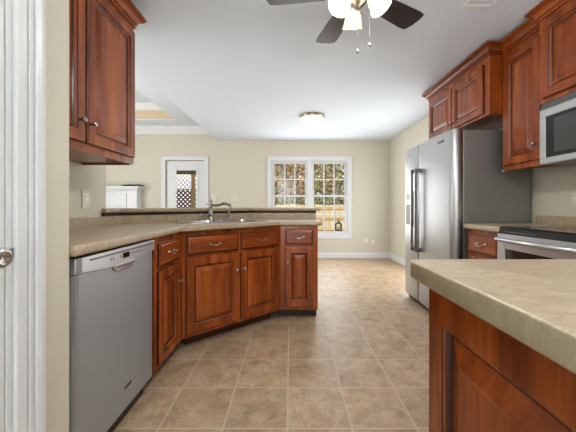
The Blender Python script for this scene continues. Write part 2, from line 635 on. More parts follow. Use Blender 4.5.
# ---- window: a mulled pair of double-hung sashes, 3 x 2 lights in each
win = bpy.data.objects.new('window_1', None)
COL.objects.link(win)
win.location = (0, YB, 0)
win['kind'] = 'structure'
casing_frame(WX0, WX1, WZ0, WZ1, 0, 0.085).build('casing', 'trim', win)
jm = MB()
jm.box(WX0, WX0 + 0.03, 0, 0.13, WZ0, WZ1).box(WX1 - 0.03, WX1, 0, 0.13, WZ0, WZ1)
jm.box(WX0 + 0.03, WX1 - 0.03, 0, 0.13, WZ1 - 0.03, WZ1).box(WX0 + 0.03, WX1 - 0.03, 0, 0.13, WZ0, WZ0 + 0.03)
jm.box(0.355, 0.465, 0.005, 0.13, WZ0 + 0.03, WZ1 - 0.03, 0.004)
jm.build('jamb', 'trim', win)
for sx0, sx1 in ((WX0 + 0.032, 0.353), (0.467, WX1 - 0.032)):
    for sz0, sz1, yy in ((1.285, WZ1 - 0.032, 0.040), (WZ0 + 0.032, 1.315, 0.006)):
        f = MB()
        s = 0.036
        f.box(sx0, sx0 + s, yy, yy + 0.032, sz0, sz1, 0.003).box(sx1 - s, sx1, yy, yy + 0.032, sz0, sz1, 0.003)
        f.box(sx0 + s, sx1 - s, yy, yy + 0.032, sz0, sz0 + s, 0.003).box(sx0 + s, sx1 - s, yy, yy + 0.032, sz1 - s, sz1, 0.003)
        gx0, gx1, gz0, gz1 = sx0 + s, sx1 - s, sz0 + s, sz1 - s
        for k in (1, 2):
            xx = gx0 + (gx1 - gx0) * k / 3
            f.box(xx - 0.0115, xx + 0.0115, yy + 0.006, yy + 0.026, gz0, gz1)
        zz = (gz0 + gz1) / 2
        f.box(gx0, gx1, yy + 0.008, yy + 0.024, zz - 0.0115, zz + 0.0115)
        so = f.build('sash', 'trim', win)
        MB().box(gx0, gx1, yy + 0.0145, yy + 0.0175, gz0, gz1).build('pane', 'glass', so)
lk = MB().box(-0.05, 0.01, 0.004, 0.006, 1.303, 1.318, 0.003)
lk.build('sash_lock', 'nickel', win)

# ---- back door with a glazed panel
dr = bpy.data.objects.new('door_2', None)
COL.objects.link(dr)
dr.location = (0, YB, 0)
dr['kind'] = 'structure'
casing_frame(DX0, DX1, 0, DZ1, 0, 0.085, False).build('casing', 'trim', dr)
GX0, GX1, GZ0, GZ1 = -2.415, -1.96, 0.55, 1.86
sl = MB()
for b in ((DX0 + .01, GX0, 0.01, DZ1 - .012), (GX1, DX1 - .01, 0.01, DZ1 - .012), (GX0, GX1, 0.01, GZ0), (GX0, GX1, GZ1, DZ1 - .012)):
    sl.box(b[0], b[1], 0.03, 0.075, b[2], b[3])
slab = sl.build('door_slab', 'trim', dr)
gf = MB()
for b in ((GX0 - .03, GX0 + .02, GZ0 - .03, GZ1 + .03), (GX1 - .02, GX1 + .03, GZ0 - .03, GZ1 + .03), (GX0, GX1, GZ0 - .03, GZ0 + .02), (GX0, GX1, GZ1 - .02, GZ1 + .03)):
    gf.box(b[0], b[1], 0.018, 0.032, b[2], b[3], 0.004)
gf.build('glazing_frame', 'trim', slab)
MB().box(GX0, GX1, 0.05, 0.054, GZ0, GZ1).build('pane', 'glass', slab)
MB().lathe([(0, 0), (0.03, 0), (0.03, 0.006), (0.012, 0.012), (0.012, 0.03), (0.026, 0.042), (0.026, 0.06), (0, 0.066)], 18, T(-1.87, 0.03, 0.95) @ R(90, 'X')).build('door_knob', 'nickel', slab)
hg = MB()
for z in (0.25, 1.05, 1.8):
    hg.box(DX0 + 0.002, DX0 + 0.02, 0.012, 0.03, z - 0.045, z + 0.045, 0.002)
hg.build('hinge', 'nickel', dr)

# ---- pantry door at far left
pd = bpy.data.objects.new('door_1', None)
COL.objects.link(pd)
pd.location = (-0.79, 0, 0)
pd['kind'] = 'structure'
cs = MB()


def casing_prof(y_in, y_out):
    s = 1 if y_out > y_in else -1
    w = abs(y_out - y_in)
    pts = [(0, 0), (0, 0.009), (0.003, 0.011), (0.030, 0.012), (0.032, 0.007), (0.037, 0.007), (0.039, 0.013), (0.049, 0.013), (0.051, 0.008), (0.058, 0.008), (0.062, 0.016), (0.076, 0.018), (0.078, 0.015), (w, 0.015), (w, 0)]
    return [(p[1], y_in + s * p[0]) for p in pts]


cs.prism(casing_prof(0.822, 0.914), 0, 2.147)
cs.prism(casing_prof(-0.012, -0.104), 0, 2.147)
cs.box(0, 0.013, -0.012, 0.822, 2.055, 2.147, 0.003)
cs.build('casing', 'trim', pd, smooth=False)
MB().box(-0.11, -0.0005, 0.803, 0.8295, 0, 2.06).box(-0.11, -0.0005, -0.0195, 0.006, 0, 2.06).box(-0.11, -0.0005, 0.006, 0.803, 2.035, 2.06).build('jamb', 'trim', pd)
ds = MB()
ds.box(-0.045, -0.003, 0.008, 0.801, 0.01, 2.03, 0.003)
slab = ds.build('door_slab', 'trim', pd)
pp = MB()
for y0, y1 in ((0.12, 0.36), (0.43, 0.67)):
    for z0, z1 in ((0.2, 0.82), (1.0, 1.45), (1.58, 1.9)):
        pp.box(-0.006, 0.001, y0, y1, z0, z1, 0.005)
pp.build('panel', 'trim', slab)
MB().lathe([(0, 0), (0.031, 0), (0.031, 0.005), (0.024, 0.010), (0.011, 0.014), (0.010, 0.032), (0.020, 0.038), (0.0275, 0.048), (0.0275, 0.058), (0.021, 0.066), (0.016, 0.067), (0.010, 0.062), (0, 0.061)], 24, T(-0.003, 0.735, 0.957) @ R(90, 'Y')).build('door_knob', 'nickel', slab)
MB().box(-0.002, 0.003, 0.804, 0.820, 0.944, 0.970, 0.001).build('strike_plate', 'gray', pd)

# ------------------------------------------------------------------ cabinet pieces (local: x along face, -y towards the room)
FRAME = [(0, 0), (0, -0.014), (0.004, -0.019), (0.010, -0.0205), (0.056, -0.0205), (0.059, -0.016), (0.068, -0.006)]
PANEL = [(0.068, -0.006), (0.074, -0.003), (0.076, -0.003), (0.104, -0.0145), (0.106, -0.017)]
DRAWER = [(0, 0), (0, -0.012), (0.003, -0.015), (0.010, -0.0152), (0.013, -0.019), (0.018, -0.0215)]


def knob(parent, x, z, y=-0.0205, mat='pewter'):
    return MB().lathe([(0, 0), (0.009, 0), (0.007, 0.005), (0.0055, 0.012), (0.010, 0.018), (0.0155, 0.023), (0.0155, 0.028), (0.010, 0.033), (0, 0.0345)], 18, T(x, y, z) @ R(90, 'X')).build('knob', mat, parent)


def pull(parent, x, z, y=-0.0205, w=0.082):
    m = MB()
    h = w / 2
    for s in (-1, 1):
        m.lathe([(0, 0), (0.0105, 0), (0.0095, 0.003), (0.005, 0.006), (0.004, 0.016), (0.0055, 0.022), (0, 0.024)], 12, T(x + s * h, y, z) @ R(90, 'X'))
    n = 13
    pts = [(x - h - 0.014 + (w + 0.028) * k / (n - 1), y - 0.019 - 0.006 * math.sin(PI * k / (n - 1)), z - 0.010 * math.sin(PI * k / (n - 1)) + 0.004 * math.cos(2 * PI * k / (n - 1))) for k in range(n)]
    rr = [0.0022, 0.0034, 0.0032, 0.0034, 0.0038, 0.0046, 0.0058, 0.0046, 0.0038, 0.0034, 0.0032, 0.0034, 0.0022]
    m.tube(pts, rr, 8)
    return m.build('handle', 'bronze', parent)


def door(parent, x0, x1, z0, z1, kx=None, kz=None):
    d = MB().loft_rect(x0, x1, z0, z1, FRAME, False, (0, 4)).build('door', ['wood', 'glaze'], parent)
    MB().loft_rect(x0, x1, z0, z1, PANEL, True, (0, 1)).build('panel', ['wood', 'glaze'], d)
    if kx is not None:
        knob(d, kx, kz)
    return d


def drawer(parent, x0, x1, z0, z1, handle=True):
    d = MB().loft_rect(x0, x1, z0, z1, DRAWER, True, (0, 2)).build('drawer', ['woodh', 'glaze'], parent)
    if handle:
        pull(d, (x0 + x1) / 2, (z0 + z1) / 2 + 0.004)
    return d


def face_frame(parent, x0, x1, z0, z1, stiles, rails):
    """stiles: list of (xa, xb); rails: list of (za, zb) across the whole width, as one glued frame"""
    m = MB()
    for a, b in stiles:
        m.box(a, b, 0, 0.02, z0, z1)
    xs = sorted(stiles)
    for (a, b), (c, d) in zip(xs, xs[1:]):
        for za, zb in rails:
            m.box(b, c, 0.0005, 0.02, za, zb)
    return m.build('face_frame', 'wood', parent)


ZT = 0.903   # top of base cabinets
DOORZ, DRZ = (0.128, 0.695), (0.717, 0.864)
RAILS = [(0.10, 0.135), (0.69, 0.722), (0.86, ZT)]

# ---- narrow base cabinet next to the dishwasher (faces +x)
bc = thing('base_cabinet', 'narrow cherry base cabinet beside the dishwasher, one drawer over one door', 'cabinet', (-0.80, 1.700, 0), PI / 2)
L = 0.435
MB().box(0, L - 0.02, 0.021, 0.59, 0.10, ZT).build('carcass', 'wood', bc)
face_frame(bc, 0, L, 0.10, ZT, [(0, 0.045), (0.335, L)], RAILS)
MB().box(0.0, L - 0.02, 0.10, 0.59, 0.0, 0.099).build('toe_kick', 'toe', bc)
drawer(bc, 0.036, 0.350, *DRZ)
door(bc, 0.030, 0.350, *DOORZ, 0.325, 0.565)

# ---- diagonal sink base
A, B = Vector((-0.80, 2.14)), Vector((-0.09, 2.75))
ang = math.atan2(B.y - A.y, B.x - A.x)
LS = (B - A).length
sb = thing('sink_cabinet', 'wide diagonal cherry sink cabinet in the corner, two drawer fronts over two doors', 'cabinet', (A.x, A.y, 0), ang)
inv = Matrix.Rotation(-ang, 2)


def loc2(p):
    q = inv @ (Vector(p) - A)
    return (q.x, q.y)


back = [loc2(p) for p in ((-0.09 - 0.004, 2.77), (-0.09 - 0.004, 3.32), (-0.43, 3.32), (-1.40, 2.36), (-1.40, 2.142), (-0.83, 2.142))]
car = MB()
poly = [(0.012, 0.021), (LS - 0.012, 0.021)] + back
car.prism(poly, 0.10, 0.118)
for p, q in zip(poly[1:], poly[2:]):
    d = Vector((q[0] - p[0], q[1] - p[1]))
    mt = T(p[0], p[1], 0) @ Matrix.Rotation(math.atan2(d.y, d.x), 4, 'Z')
    car.box(0, d.length, 0, 0.012, 0.118, ZT, mat=mt)
car.build('carcass', 'wood', sb)
face_frame(sb, 0, LS, 0.10, ZT, [(0.0, 0.045), (0.462, 0.505), (0.885, LS)], RAILS)
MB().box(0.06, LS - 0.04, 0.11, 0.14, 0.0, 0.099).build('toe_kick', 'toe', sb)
drawer(sb, 0.028, 0.470, *DRZ)
drawer(sb, 0.494, 0.905, *DRZ)
door(sb, 0.028, 0.473, *DOORZ, 0.447, 0.555)
door(sb, 0.492, 0.900, *DOORZ, 0.517, 0.555)

# ---- peninsula end cabinet (faces the camera)
ec = thing('base_cabinet', 'narrow cherry base cabinet at the free end of the peninsula, facing the room', 'cabinet', (-0.09, 2.75, 0), 0)
W = 0.355
MB().box(0, W, 0.021, 0.595, 0.10, ZT).build('carcass', 'wood', ec)
face_frame(ec, 0, W, 0.10, ZT, [(0, 0.05), (W - 0.052, W)], RAILS)
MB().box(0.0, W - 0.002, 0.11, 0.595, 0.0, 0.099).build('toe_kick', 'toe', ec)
drawer(ec, 0.043, W - 0.045, 0.722, 0.870)
door(ec, 0.043, W - 0.045, 0.130, 0.700, 0.066, 0.560)

# ---- drawer base between refrigerator and range (faces -x)
rb = thing('base_cabinet', 'narrow cherry base cabinet with a top drawer between refrigerator and range', 'cabinet', (1.475, 2.392, 0), -PI / 2)
W = 0.40
MB().box(0, W, 0.021, 0.60, 0.10, ZT).build('carcass', 'wood', rb)
face_frame(rb, 0, W, 0.10, ZT, [(0, 0.045), (W - 0.04, W)], RAILS)
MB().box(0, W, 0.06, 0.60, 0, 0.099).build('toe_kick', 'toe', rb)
drawer(rb, 0.036, W - 0.032, 0.722, 0.868)
door(rb, 0.036, W - 0.032, *DOORZ, 0.06, 0.565)

# ---- island cabinet (its end panel faces -x)
isl = thing('island_cabinet', 'dark cherry island cabinet with a large raised end panel at right front', 'cabinet', (0.368, 0.762, 0), -PI / 2)
W = 0.93
MB().box(0, W, 0.021, 0.90, 0.10, ZT - 0.003).build('carcass', 'wood', isl)
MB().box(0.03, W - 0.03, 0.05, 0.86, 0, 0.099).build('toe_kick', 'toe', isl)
ep = MB()
FR2 = [(0, 0.0205), (0, 0.0), (0.062, 0.0), (0.064, 0.004), (0.069, 0.006), (0.072, 0.014)]
PN2 = [(0.072, 0.014), (0.078, 0.018), (0.082, 0.018), (0.128, 0.003), (0.131, 0.0008)]
ep.box(0, W, 0, 0.0205, 0.862, ZT - 0.003)
e = ep.loft_rect(0, W, 0.10, 0.862, FR2, False, (2, 4)).build('end_panel', ['wood', 'glaze'], isl)
MB().loft_rect(0, W, 0.10, 0.862, PN2, True, (0, 1)).build('panel', ['wood', 'glaze'], e)

# ---- wall cabinets
CROWN = [(0, 0), (0.012, 0), (0.012, 0.010), (0.007, 0.013), (0.007, 0.019), (0.018, 0.022), (0.019, 0.030), (0.024, 0.042), (0.034, 0.052), (0.047, 0.058), (0.047, 0.064), (0.043, 0.067), (0.060, 0.071), (0.060, 0.086), (0, 0.086)]


def crown(parent, path, z):
    return MB().sweep(path, [(o, z + h) for o, h in CROWN]).build('crown_molding', 'woodh', parent)


# left: two doors above the dishwasher counter, faces +x
wl = thing('wall_cabinet', 'tall cherry wall cabinet with two knobbed doors over the dishwasher counter', 'cabinet', (-1.072, 1.045, 0), PI / 2)
W = 0.93
ZB, ZU = 1.374, 2.312
MB().box(0, W, 0.021, 0.343, ZB + 0.006, ZU).build('carcass', 'wood', wl)
face_frame(wl, 0, W, ZB, ZU, [(0, 0.03), (0.43, 0.465), (W - 0.03, W)], [(ZB, ZB + 0.045), (ZU - 0.075, ZU)])
MB().box(W - 0.018, W, 0.021, 0.343, ZB - 0.004, ZB + 0.005).build('light_rail', 'wood', wl)
door(wl, 0.018, 0.441, ZB + 0.044, ZU - 0.045, 0.395, ZB + 0.150)
door(wl, 0.454, W - 0.014, ZB + 0.044, ZU - 0.045, 0.474, ZB + 0.146)
crown(wl, [(0, 0), (W, 0), (W, 0.343)], ZU)

# over the refrigerator, faces -x
wf = thing('wall_cabinet', 'short cherry wall cabinet with two doors above the refrigerator', 'cabinet', (1.66, 3.44, 0), -PI / 2)
W = 1.045
ZB, ZU = 1.852, 2.345
MB().box(0, W, 0.021, 0.425, ZB, ZU).build('carcass', 'wood', wf)
face_frame(wf, 0, W, ZB, ZU, [(0, 0.045), (0.49, 0.535), (W - 0.085, W)], [(ZB, ZB + 0.04), (ZU - 0.08, ZU)])
door(wf, 0.028, 0.500, ZB + 0.022, ZU - 0.05, 0.475, ZB + 0.075)
door(wf, 0.515, W - 0.065, ZB + 0.022, ZU - 0.05, 0.545, ZB + 0.075)
crown(wf, [(0, 0.42), (0, 0), (W, 0), (W, 0.105)], ZU)

# tall one between refrigerator and microwave, faces -x
wt = thing('wall_cabinet', 'tall narrow single door cherry wall cabinet between refrigerator and microwave', 'cabinet', (1.77, 2.394, 0), -PI / 2)
W = 0.392
ZB, ZU = 1.378, 2.345
MB().box(0, W, 0.021, 0.315, ZB + 0.028, ZU).build('carcass', 'wood', wt)
face_frame(wt, 0, W, ZB, ZU, [(0, 0.04), (W - 0.04, W)], [(ZB, ZB + 0.055), (ZU - 0.08, ZU)])
door(wt, 0.022, W - 0.022, ZB + 0.04, ZU - 0.05, W - 0.05, ZB + 0.155)
crown(wt, [(0.0, 0), (W, 0)], ZU)
bb = MB().box(-0.012, 0.0, 0.0, 0.02, ZB - 0.005, ZB + 0.012, 0.002).build('bracket', 'white', wt)

# above the microwave, faces -x
wm = thing('wall_cabinet', 'cherry wall cabinet directly above the microwave at the right edge', 'cabinet', (1.735, 2.000, 0), -PI / 2)
W = 0.78
ZB, ZU = 1.79, 2.368
MB().box(0, W, 0.021, 0.35, ZB, ZU).build('carcass', 'wood', wm)
face_frame(wm, 0, W, ZB, ZU, [(0, 0.045), (0.37, 0.41), (W - 0.045, W)], [(ZB, ZB + 0.05), (ZU - 0.06, ZU)])
door(wm, 0.03, 0.383, ZB + 0.03, ZU - 0.03, 0.355, ZB + 0.08)
door(wm, 0.397, W - 0.03, ZB + 0.03, ZU - 0.03, 0.425, ZB + 0.08)
crown(wm, [(0, 0.035), (0, 0), (W, 0), (W, 0.35)], ZU)

# ------------------------------------------------------------------ countertops
ZL0, ZL1 = 0.904, 0.946
ca, sa = math.cos(ang), math.sin(ang)


def diag(u, v):
    return (A.x + u * ca - v * sa, A.y + u * sa + v * ca)


SU0, SU1, SV0, SV1 = 0.075, 0.875, 0.075, 0.575
hole = [diag(SU0 + .02, SV0 + .02), diag(SU1 - .02, SV0 + .02), diag(SU1 - .02, SV1 - .02), diag(SU0 + .02, SV1 - .02)]
ct = thing('countertop', 'long tan laminate countertop with backsplash, bending around the corner sink', 'countertop', (0, 0, 0))
ctp = [(-1.418, 1.036), (-0.772, 1.036), (-0.772, 2.065), (-0.098, 2.722), (0.305, 2.722), (0.305, 3.348), (-0.442, 3.348), (-1.418, 2.372)]
MB().prism(ctp, ZL0, ZL1, 0.013, 3, (hole,)).build('slab', 'lam', ct)
bsp = [(0, ZL1), (0.018, ZL1), (0.018, 1.004), (0.014, 1.010), (0, 1.011)]
MB().sweep([(-1.418, 1.036), (-1.418, 2.371), (-0.441, 3.348), (0.300, 3.348)], bsp).build('backsplash', 'lam', ct)

rc = thing('countertop', 'tan laminate counter piece beside the refrigerator, running behind the range', 'countertop', (0, 0, 0))
MB().prism([(1.445, 1.986), (2.025, 1.986), (2.025, 1.215), (2.088, 1.215), (2.088, 2.40), (1.445, 2.40)], ZL0, ZL1, 0.013).build('slab', 'lam', rc)
MB().sweep([(2.088, 2.43), (2.088, 1.215)], [(0, ZL1), (0.018, ZL1), (0.018, 1.006), (0.014, 1.011), (0, 1.012)]).build('backsplash', 'lam', rc)

ic = MB()
r = 0.03
cx, cy = 0.318, 0.785
pts = [(1.32, cy), (cx + r, cy)] + [(cx + r - r * math.sin(a), cy - r + r * math.cos(a)) for a in [PI / 12 * k for k in range(1, 6)]] + [(cx, cy - r), (cx, -0.2), (1.32, -0.2)]
ic.prism(pts, ZL0 - 0.004, ZL1, 0.006)
# laminate-coloured edge band gets slot 1
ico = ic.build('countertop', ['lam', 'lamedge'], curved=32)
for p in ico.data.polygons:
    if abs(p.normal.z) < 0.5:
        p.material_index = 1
tag(ico, 'tan laminate island countertop with rounded edge, nearest at lower right', 'countertop')

# ---- breakfast bar ledge
bar = thing('breakfast_bar', 'raised tan laminate bar ledge with dark wood trim behind the sink', 'bar', (0, 0, 0))
MB().prism([(-1.385, 2.17), (-1.385, 2.355), (-0.425, 3.315), (0.345, 3.315), (0.345, 3.72), (-0.58, 3.72), (-1.72, 2.58), (-1.72, 2.222), (-1.418, 2.222), (-1.418, 2.17)], 1.037, 1.070, 0.009).build('bar_top', 'lam', bar)
MB().sweep([(-1.418, 2.17), (-1.418, 2.371), (-0.441, 3.348), (0.302, 3.348)], [(0, 1.0125), (0.010, 1.0125), (0.018, 1.020), (0.020, 1.036), (0, 1.036)]).build('trim', 'toe', bar)

# ------------------------------------------------------------------ sink and faucet
sk = thing('sink', 'stainless double bowl sink set in the diagonal corner counter', 'sink', (A.x, A.y, ZL1), ang)
bw = [(SU0 + 0.045, (SU0 + SU1) / 2 - 0.02), ((SU0 + SU1) / 2 + 0.02, SU1 - 0.045)]
bv0, bv1 = SV0 + 0.045, SV1 - 0.095


def rrect(x0, x1, y0, y1, r, n=4):
    o = []
    for cx_, cy_, a0 in ((x1 - r, y1 - r, 0), (x0 + r, y1 - r, 90), (x0 + r, y0 + r, 180), (x1 - r, y0 + r, 270)):
        for k in range(n + 1):
            a = math.radians(a0 + 90 * k / n)
            o.append((cx_ + r * math.cos(a), cy_ + r * math.sin(a)))
    return o


rim = MB().prism(rrect(SU0, SU1, SV0, SV1, 0.03), 0.001, 0.006, 0.002, 2, [rrect(a, b, bv0, bv1, 0.05) for a, b in bw])
rim.build('rim', 'sinksteel', sk)
for a, b in bw:
    m = MB()
    tb = bmesh.new()
    ringsv = []
    for d, z, rr in ((0, 0.004, 0.05), (0.004, -0.01, 0.05), (0.012, -0.15, 0.05), (0.035, -0.172, 0.045), (0.10, -0.178, 0.03)):
        ringsv.append([tb.verts.new((x, y, z)) for x, y in rrect(a + d, b - d, bv0 + d, bv1 - d, rr)])
    for p, q in zip(ringsv, ringsv[1:]):
        n = len(p)
        for i in range(n):
            tb.faces.new((p[i], p[(i + 1) % n], q[(i + 1) % n], q[i]))
    tb.faces.new(ringsv[-1])
    m._merge(tb)
    bowl = m.build('bowl', 'sinksteel', sk, curved=30)
    MB().lathe([(0, 0.002), (0.03, 0.002), (0.04, 0.004), (0.042, 0)], 16, T((a + b) / 2, (bv0 + bv1) / 2, -0.177)).build('drain', 'nickel', bowl)

fu = 0.475
fv = SV1 - 0.045
ft = thing('faucet', 'tall bridge faucet with curved spout and two handles behind the sink', 'faucet', (*diag(fu, fv), ZL1 + 0.006), 0)
MB().lathe([(0, 0), (0.030, 0), (0.030, 0.006), (0.024, 0.014), (0.018, 0.03), (0.020, 0.05), (0.026, 0.056), (0.026, 0.066), (0.017, 0.074), (0.015, 0.12), (0.021, 0.128), (0.021, 0.136), (0.014, 0.142), (0.012, 0.175), (0.016, 0.182), (0.016, 0.19), (0.008, 0.197), (0.010, 0.208), (0.006, 0.22), (0, 0.226)], 18).build('column', 'pewter', ft)
sp = []
for k in range(15):
    t_ = k / 14
    x = 0.19 * t_
    z = 0.152 - 0.008 * math.sin(PI * min(1, t_ * 1.7)) + 0.012 * math.sin(PI * max(0, (t_ - 0.45) / 0.62)) ** 1.2 - 0.03 * max(0, t_ - 0.75)
    sp.append((x, -0.012 * t_, z))
sp += [(0.202, -0.013, 0.142), (0.206, -0.013, 0.122), (0.206, -0.013, 0.112)]
MB().tube(sp, [0.013] * 15 + [0.013, 0.0135, 0.0145], 12).build('spout', 'pewter', ft)
MB().tube([(-0.045, -0.002, 0.155), (-0.02, 0, 0.155), (0, 0, 0.155)], [0.006, 0.004, 0.007], 8).build('diverter_lever', 'pewter', ft)


def faucet_handle(parent, dx, dy):
    m = MB()
    m.lathe([(0, 0), (0.026, 0), (0.026, 0.005), (0.016, 0.012), (0.012, 0.028), (0.018, 0.034), (0.018, 0.042), (0.009, 0.05), (0.008, 0.058), (0.011, 0.064), (0, 0.068)], 16, T(dx, dy, 0))
    for a in range(0, 180, 90):
        c, s = math.cos(math.radians(a + 20)) * 0.032, math.sin(math.radians(a + 20)) * 0.032
        m.tube([(dx - c, dy - s, 0.047), (dx - c * .85, dy - s * .85, 0.047), (dx, dy, 0.047), (dx + c * .85, dy + s * .85, 0.047), (dx + c, dy + s, 0.047)], [0.004, 0.007, 0.004, 0.007, 0.004], 8)
    return m.build('handle', 'pewter', parent)


faucet_handle(ft, -0.10 * ca, -0.10 * sa)
faucet_handle(ft, 0.10 * ca, 0.10 * sa)
ss = thing('side_sprayer', 'small upright side sprayer right of the faucet spout base', 'sprayer', (*diag(fu + 0.20, fv), ZL1 + 0.006), 0)
MB().lathe([(0, 0), (0.024, 0), (0.024, 0.005), (0.015, 0.012), (0.014, 0.03), (0, 0.031)], 16).build('base', 'pewter', ss)
MB().lathe([(0, 0.031), (0.011, 0.031), (0.010, 0.05), (0.013, 0.08), (0.017, 0.10), (0.017, 0.112), (0.012, 0.120), (0, 0.122)], 16).build('spray_head', 'pewter', ss)

# ------------------------------------------------------------------ dishwasher (faces +x)
dw = thing('dishwasher', 'stainless steel dishwasher under the left counter', 'dishwasher', (-0.80, 1.062, 0), PI / 2)
W = 0.620
MB().box(0.005, W - 0.005, 0.03, 0.57, 0.105, 0.878).build('tub', 'blackm', dw)
MB().box(0.004, W - 0.004, 0.055, 0.56, 0, 0.10).build('toe_kick', 'toe', dw)
dpoly = [(0.0, 0.029), (0.0, 0.016), (0.004, 0.007), (0.012, 0.0), (0.024, -0.004)]
dpoly = dpoly + [(W - x, y) for x, y in dpoly[::-1]]
dd = MB().prism(dpoly, 0.108, 0.832, 0.003, 2).build('door', 'steel', dw)
# bowed control panel
cpn = MB()
n = 16
lo = [(W * k / n, 0.836 - 0.020 * math.sin(PI * k / n)) for k in range(n + 1)]
poly = lo + [(W, 0.893), (0.0, 0.893)]
cpn.prism(poly, -0.029, 0.010, 0.003, 2, mat=R(90, 'X'))
cpo = cpn.build('control_panel', 'steelh', dw)
MB().box(0.0, 0.032, -0.0112, -0.0095, 0.838, 0.891, 0.001).build('end_cap', 'steeld', cpo)
MB().box(0.075, W - 0.012, -0.0115, -0.0095, 0.872, 0.880).build('vent_slot', 'gray', cpo)
MB().box(0.30, 0.355, -0.0112, -0.0095, 0.842, 0.868, 0.001).build('display', 'black', cpo)
for x in (0.205, 0.222, 0.283):
    MB().box(x, x + 0.008, -0.0108, -0.0095, 0.848, 0.862).build('button', 'gray', cpo)
for k in range(5):
    MB().box(0.367 + k * 0.024, 0.382 + k * 0.024, -0.0108, -0.0095, 0.853, 0.859).build('button', 'gray', cpo)
hp = MB()
hp.prism([(0.225, 0.822), (0.405, 0.822), (0.395, 0.800), (0.37, 0.788), (0.26, 0.788), (0.235, 0.800)], 0.002, 0.012, 0.003, 2, mat=R(90, 'X'))
hpo = hp.build('handle', 'nickel', dw)
MB().box(0.25, 0.38, -0.0135, -0.011, 0.803, 0.815, 0.001).build('handle_recess', 'gray', hpo)
bd = MB().box(0.315, 0.380, -0.008, -0.003, 0.205, 0.228, 0.001).build('badge', 'nickel', dd)
MB().box(0.319, 0.376, -0.0088, -0.0075, 0.209, 0.224).build('badge_plate', 'black', bd)

# ------------------------------------------------------------------ refrigerator (faces -x)
rf = thing('refrigerator', 'stainless side by side refrigerator with paired dark bar handles', 'refrigerator', (1.40, 3.50, 0), -PI / 2)
W = 1.045
MB().box(0.008, W - 0.008, 0.082, 0.655, 0.03, 1.742, 0.006).build('cabinet_body', 'steeld', rf)
MB().box(0.01, W - 0.01, 0.04, 0.62, 0.0, 0.055, 0.004).build('grille', 'blackm', rf)
gap = 0.375


def fridge_door(x0, x1):
    m = MB()
    n = 10
    front = [(x0 + (x1 - x0) * k / n, -0.014 * math.sin(PI * k / n) ** 0.7 if 0 < k < n else 0.0) for k in range(n + 1)]
    m.prism(front + [(x1, 0.076), (x0, 0.076)], 0.058, 1.755, 0.006, 2)
    return m.build('door', 'fridge', rf, curved=13)


d1 = fridge_door(0, gap - 0.003)
d2 = fridge_door(gap + 0.003, W)
for dpar, hx in ((d1, gap - 0.048), (d2, gap + 0.048)):
    h = MB()
    h.box(hx - 0.013, hx + 0.013, -0.070, -0.048, 0.60, 1.49, 0.005)
    h.box(hx - 0.013, hx + 0.013, -0.052, 0.0, 0.60, 0.64, 0.004).box(hx - 0.013, hx + 0.013, -0.052, 0.0, 1.45, 1.49, 0.004)
    ho = h.build('handle', 'gray', dpar)
    MB().box(hx - 0.005, hx + 0.005, -0.0735, -0.069, 0.645, 1.445, 0.002).build('handle_strip', 'nickel', ho)
dp = MB().box(0.055, 0.275, -0.022, -0.008, 0.86, 1.255, 0.004).build('dispenser', 'steelh', d1)
MB().box(0.075, 0.255, -0.0235, -0.0215, 0.875, 1.11, 0.001).build('dispenser_recess', 'gray', dp)
MB().box(0.075, 0.255, -0.0235, -0.0215, 1.16, 1.235, 0.001).build('dispenser_panel', 'steeld', dp)
bdg = MB()
for k in range(7):
    bdg.box(W - 0.26 + k * 0.017, W - 0.248 + k * 0.017, -0.0135, -0.0085, 1.668, 1.692, 0.001)
bdg.build('badge', 'gray', d2)
MB().box(0.14, 0.175, -0.0145, -0.0115, 1.665, 1.685, 0.001).build('badge', 'gray', d1)
for x in (0.02, W - 0.12):
    MB().box(x, x + 0.10, 0.02, 0.12, 1.7555, 1.765, 0.003).build('hinge_cover', 'gray', rf)

# ------------------------------------------------------------------ range (faces -x)
rg = thing('range', 'slide in stainless range with black glass cooktop at right', 'range', (1.455, 1.983, 0), -PI / 2)
W = 0.762
MB().box(0.002, W - 0.002, 0.02, 0.56, 0.09, 0.905).build('body', 'steeld', rg)
MB().box(0.01, W - 0.01, 0.04, 0.54, 0.0, 0.09).build('base', 'blackm', rg)
ck = MB()
ck.prism([(-0.020, 0.905), (-0.012, 0.942), (0.006, 0.951), (0.565, 0.951), (0.565, 0.906)], 0.0, W, 0.002, 2, mat=Matrix(((0, 0, 1, 0), (1, 0, 0, 0), (0, 1, 0, 0), (0, 0, 0, 1))))
cko = ck.build('cooktop', 'black', rg)
for x, y, r in ((0.2, 0.15, 0.1), (0.56, 0.15, 0.08), (0.2, 0.41, 0.08), (0.56, 0.41, 0.1)):
    MB().lathe([(r - 0.003, 0.0), (r - 0.003, 0.0008), (r, 0.0008), (r, 0)], 32, T(x, y, 0.951)).build('burner_ring', 'gray', cko)
od = MB()
od.box(0.0, W, -0.028, 0.019, 0.845, 0.903, 0.004)
od.box(0.0, 0.07, -0.028, 0.019, 0.26, 0.845, 0.002).box(W - 0.07, W, -0.028, 0.019, 0.26, 0.845, 0.002)
od.box(0.07, W - 0.07, -0.028, 0.019, 0.26, 0.36, 0.002).box(0.07, W - 0.07, -0.028, 0.019, 0.806, 0.845, 0.002)
odo = od.build('oven_door', 'steelh', rg)
MB().box(0.07, W - 0.07, -0.022, 0.015, 0.36, 0.806).build('oven_window', 'oven', odo)
oh = MB().tube([(0.03, -0.058, 0.868), (W - 0.03, -0.058, 0.868)], 0.013, 14)
for x in (0.035, W - 0.035):
    oh.box(x - 0.012, x + 0.012, -0.056, -0.027, 0.858, 0.878, 0.003)
oh.build('handle', 'steelh', odo)
MB().box(0, W, -0.026, 0.019, 0.095, 0.25, 0.004).build('drawer', 'steelh', rg)
MB().box(0.06, 0.30, -0.0215, -0.0165, 0.917, 0.921).build('control_strip', 'gray', cko)

